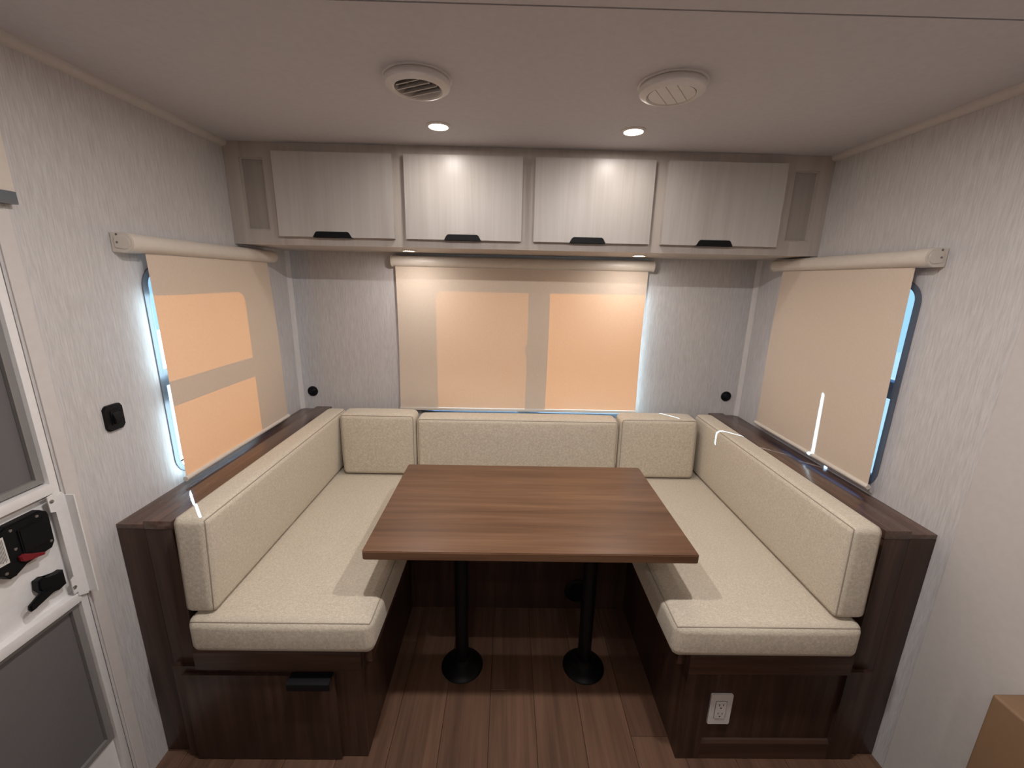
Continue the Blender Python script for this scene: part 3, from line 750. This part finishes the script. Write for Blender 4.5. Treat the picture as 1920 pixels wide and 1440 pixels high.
# ------------------------------------------------------------------ cushions
def lin(a, b, r, n):
    c = [0, 0.12, 0.3, 0.55, 0.8, 1.0]
    v = [a + r*t for t in c]
    v += [a + r + (b-a-2*r)*k/n for k in range(1, n)]
    v += [b - r*t for t in reversed(c)]
    return v
def cushion(C8, r, label, group, seams, bulge=0.006, sag=0.0, n=(6, 12, 6)):
    """C8: dict corner (i,j,k)->point, i,j,k in 0/1. seams: list of (axis, side) faces with piping around"""
    P8 = {k: Vector(v) for k, v in C8.items()}
    L = [(P8[(1, 0, 0)]-P8[(0, 0, 0)]).length, (P8[(0, 1, 0)]-P8[(0, 0, 0)]).length, (P8[(0, 0, 1)]-P8[(0, 0, 0)]).length]
    rr = min(r, min(L)*0.45)
    def warp(p):
        u, v, w = (p[k]/L[k] for k in range(3))
        q = Vector((0, 0, 0))
        for i in (0, 1):
            for j in (0, 1):
                for k in (0, 1):
                    q += P8[(i, j, k)]*((u if i else 1-u)*(v if j else 1-v)*(w if k else 1-w))
        return q
    def rnd(p, extra=0.0):
        c = Vector([min(max(p[k], rr), L[k]-rr) for k in range(3)])
        d = Vector(p)-c
        if d.length < 1e-9: return Vector(p)
        m_ = max(abs(v) for v in d)
        q = c + d.normalized()*(m_ + extra)
        # pillow bulge along the face normal
        for a in range(3):
            o1, o2 = (a+1) % 3, (a+2) % 3
            f1 = 1-(2*min(max(p[o1]/L[o1], 0), 1)-1)**4; f2 = 1-(2*min(max(p[o2]/L[o2], 0), 1)-1)**4
            amt = bulge*f1*f2
            if p[a] <= 1e-9: q[a] -= (0 if a == 2 else amt)
            elif p[a] >= L[a]-1e-9: q[a] += amt
        return q
    A = [lin(0, L[k], rr, n[k]) for k in range(3)]
    bm = NB()
    for a in range(3):
        o1, o2 = (a+1) % 3, (a+2) % 3
        for side in (0, L[a]):
            grid = []
            for s in A[o1]:
                row = []
                for t_ in A[o2]:
                    p = [0, 0, 0]; p[a] = side; p[o1] = s; p[o2] = t_
                    row.append(bm.verts.new(warp(rnd(p))))
                grid.append(row)
            for i in range(len(grid)-1):
                for j in range(len(grid[0])-1):
                    bm.faces.new((grid[i][j], grid[i+1][j], grid[i+1][j+1], grid[i][j+1]))
    bmesh.ops.remove_doubles(bm, verts=bm.verts, dist=0.00002)
    base = warp(Vector((L[0]/2, L[1]/2, 0)))
    t = thing('cushion', label, 'cushion', base, group)
    o = obj('cover', bm, M['linen'], t, True)
    for p_ in o.data.polygons: p_.use_smooth = True
    for a, side in seams:
        o1, o2 = (a+1) % 3, (a+2) % 3
        path = []
        e = rr*0.0
        def seg(fix, fv, var):
            pass
        loops = []
        lo1, hi1, lo2, hi2 = 0, L[o1], 0, L[o2]
        pts = []
        for s in A[o1]: pts.append((s, 0))
        for s in A[o2][1:]: pts.append((L[o1], s))
        for s in reversed(A[o1][:-1]): pts.append((s, L[o2]))
        for s in reversed(A[o2][1:-1]): pts.append((0, s))
        for s, t_ in pts:
            p = [0, 0, 0]; p[a] = side*L[a]; p[o1] = s; p[o2] = t_
            path.append(warp(rnd(p, 0.0004)))
        bm = NB(); tube(bm, path, 0.0019, 6, True); obj('piping', bm, M['piping'], t, True)
    return t
def corners(x0, x1, y0, y1, z0, z1, x0t=None, x1t=None, y0t=None, y1t=None):
    X = {0: (x0, x1), 1: (x0 if x0t is None else x0t, x1 if x1t is None else x1t)}
    Y = {0: (y0, y1), 1: (y0 if y0t is None else y0t, y1 if y1t is None else y1t)}
    return {(i, j, k): (X[k][i], Y[k][j], (z0, z1)[k]) for i in (0, 1) for j in (0, 1) for k in (0, 1)}
SB = 0.4545
cushion(corners(-0.912, -0.376, 1.004, 2.060, SB, 0.566), 0.026, 'long oatmeal seat cushion on the left bench', None, [(2, 1), (2, 0)], 0.005, n=(8, 14, 2))
cushion(corners(0.505, 1.066, 1.004, 2.060, SB, 0.567), 0.026, 'long oatmeal seat cushion on the right bench', None, [(2, 1), (2, 0)], 0.005, n=(8, 14, 2))
cushion(corners(-0.370, 0.499, 1.660, 2.060, SB, 0.560), 0.026, 'oatmeal seat cushion on the rear bench, behind and under the table edge', None, [(2, 1), (2, 0)], 0.003, n=(12, 8, 2))
cushion(corners(-0.924, -0.838, 1.028, 2.062, 0.5715, 0.880, -0.914, -0.818), 0.020, 'long oatmeal back cushion along the left ledge', None, [(0, 1), (0, 0)], 0.003, n=(2, 16, 6))
cushion(corners(0.987, 1.078, 1.028, 2.062, 0.5735, 0.880, 0.978, 1.068), 0.020, 'long oatmeal back cushion along the right ledge', None, [(0, 1), (0, 0)], 0.003, n=(2, 16, 6))
cushion(corners(-0.808, -0.448, 1.930, 2.060, 0.574, 0.884, -0.811, -0.448, 1.938, 2.052), 0.022, 'small square oatmeal back cushion in the left corner', None, [(1, 0), (1, 1)], 0.006, n=(8, 2, 6))
cushion(corners(0.568, 0.952, 1.930, 2.060, 0.574, 0.884, 0.568, 0.946, 1.938, 2.052), 0.022, 'small square oatmeal back cushion in the right corner', None, [(1, 0), (1, 1)], 0.006, n=(8, 2, 6))
cushion(corners(-0.434, 0.554, 1.926, 2.055, 0.574, 0.872, -0.434, 0.554, 1.934, 2.045), 0.022, 'wide oatmeal back cushion in the middle, under the back window', None, [(1, 0), (1, 1)], 0.006, n=(14, 2, 6))

# ------------------------------------------------------------------ table
t = thing('dinette_table', 'rectangular walnut table on two black posts between the benches', 'table', (0.082, 1.385, 0))
bm = NB(); prism(bm, rrect(-0.4135, 0.577, 1.064, 1.659, 0.008, 4), 'z', 0.732, 0.760, bev=0.0025)
obj('tabletop', bm, M['table'], t, True)
for px in (-0.1608, 0.3353):
    py = 1.385
    bm = NB(); cyl(bm, (px, py, 0), 'z', 0.0265, 0.018, 0.7205, 32); obj('leg', bm, M['black_metal'], t, True)
    bm = NB(); lathe(bm, (px, py, 0), [(0.083, 0.0005), (0.084, 0.004), (0.080, 0.010), (0.060, 0.018), (0.040, 0.030), (0.034, 0.048), (0.0285, 0.050), (0.0268, 0.030)], 48); obj('foot', bm, M['black_metal'], t, True)
    bm = NB(); lathe(bm, (px, py, 0), [(0.0268, 0.695), (0.032, 0.695), (0.045, 0.715), (0.080, 0.725), (0.080, 0.7315), (0.020, 0.7315)], 40); obj('top_flange', bm, M['black_metal'], t, True)

# ------------------------------------------------------------------ tan sofa end at the right edge
t = thing('sofa', 'corner of a tan leatherette sofa end against the right wall', 'sofa', (1.2, 0.4, 0))
def tanbox(name, c, r):
    P8 = corners(*c)
    L = (c[1]-c[0], c[3]-c[2], c[5]-c[4])
    bm = NB(); box(bm, *c, bev=r, seg=4); return obj(name, bm, M['tan'], t, True)
tanbox('arm', (1.168, XR-0.0085, 0.0, 0.778, 0.06, 0.604), 0.008)
bobj('plinth', (1.185, XR-0.0085, 0.02, 0.76, 0.0, 0.0595), M['dark_gap'], t)

# ------------------------------------------------------------------ outside: ground and a neighbouring trailer seen through the gaps
bm = NB(); box(bm, -14, 14, -10, 18, -0.75, -0.70); g = struct('ground', bm, M['ground'])
t = thing('trailer', 'pale ridged side of a parked trailer seen through the left window gap', 'trailer', (-4.6, 0.6, -0.70))
bobj('body', (-6.6, -4.2, -3.0, 2.6, -0.1, 2.1), M['siding'], t, bev=0.05)
for q in range(11):
    bobj('rib', (-4.1995, -4.19, -2.9, 2.5, 0.02+q*0.19, 0.035+q*0.19), M['white_metal'], t)
bobj('chassis', (-6.5, -4.3, -2.9, 2.5, -0.25, -0.1005), M['dark_gap'], t)
for wy in (-0.5, 0.4):
    bm = NB(); cyl(bm, (-4.45, wy, -0.36), 'x', 0.34, -0.12, 0.12, 28); obj('wheel', bm, M['black'], t, True)
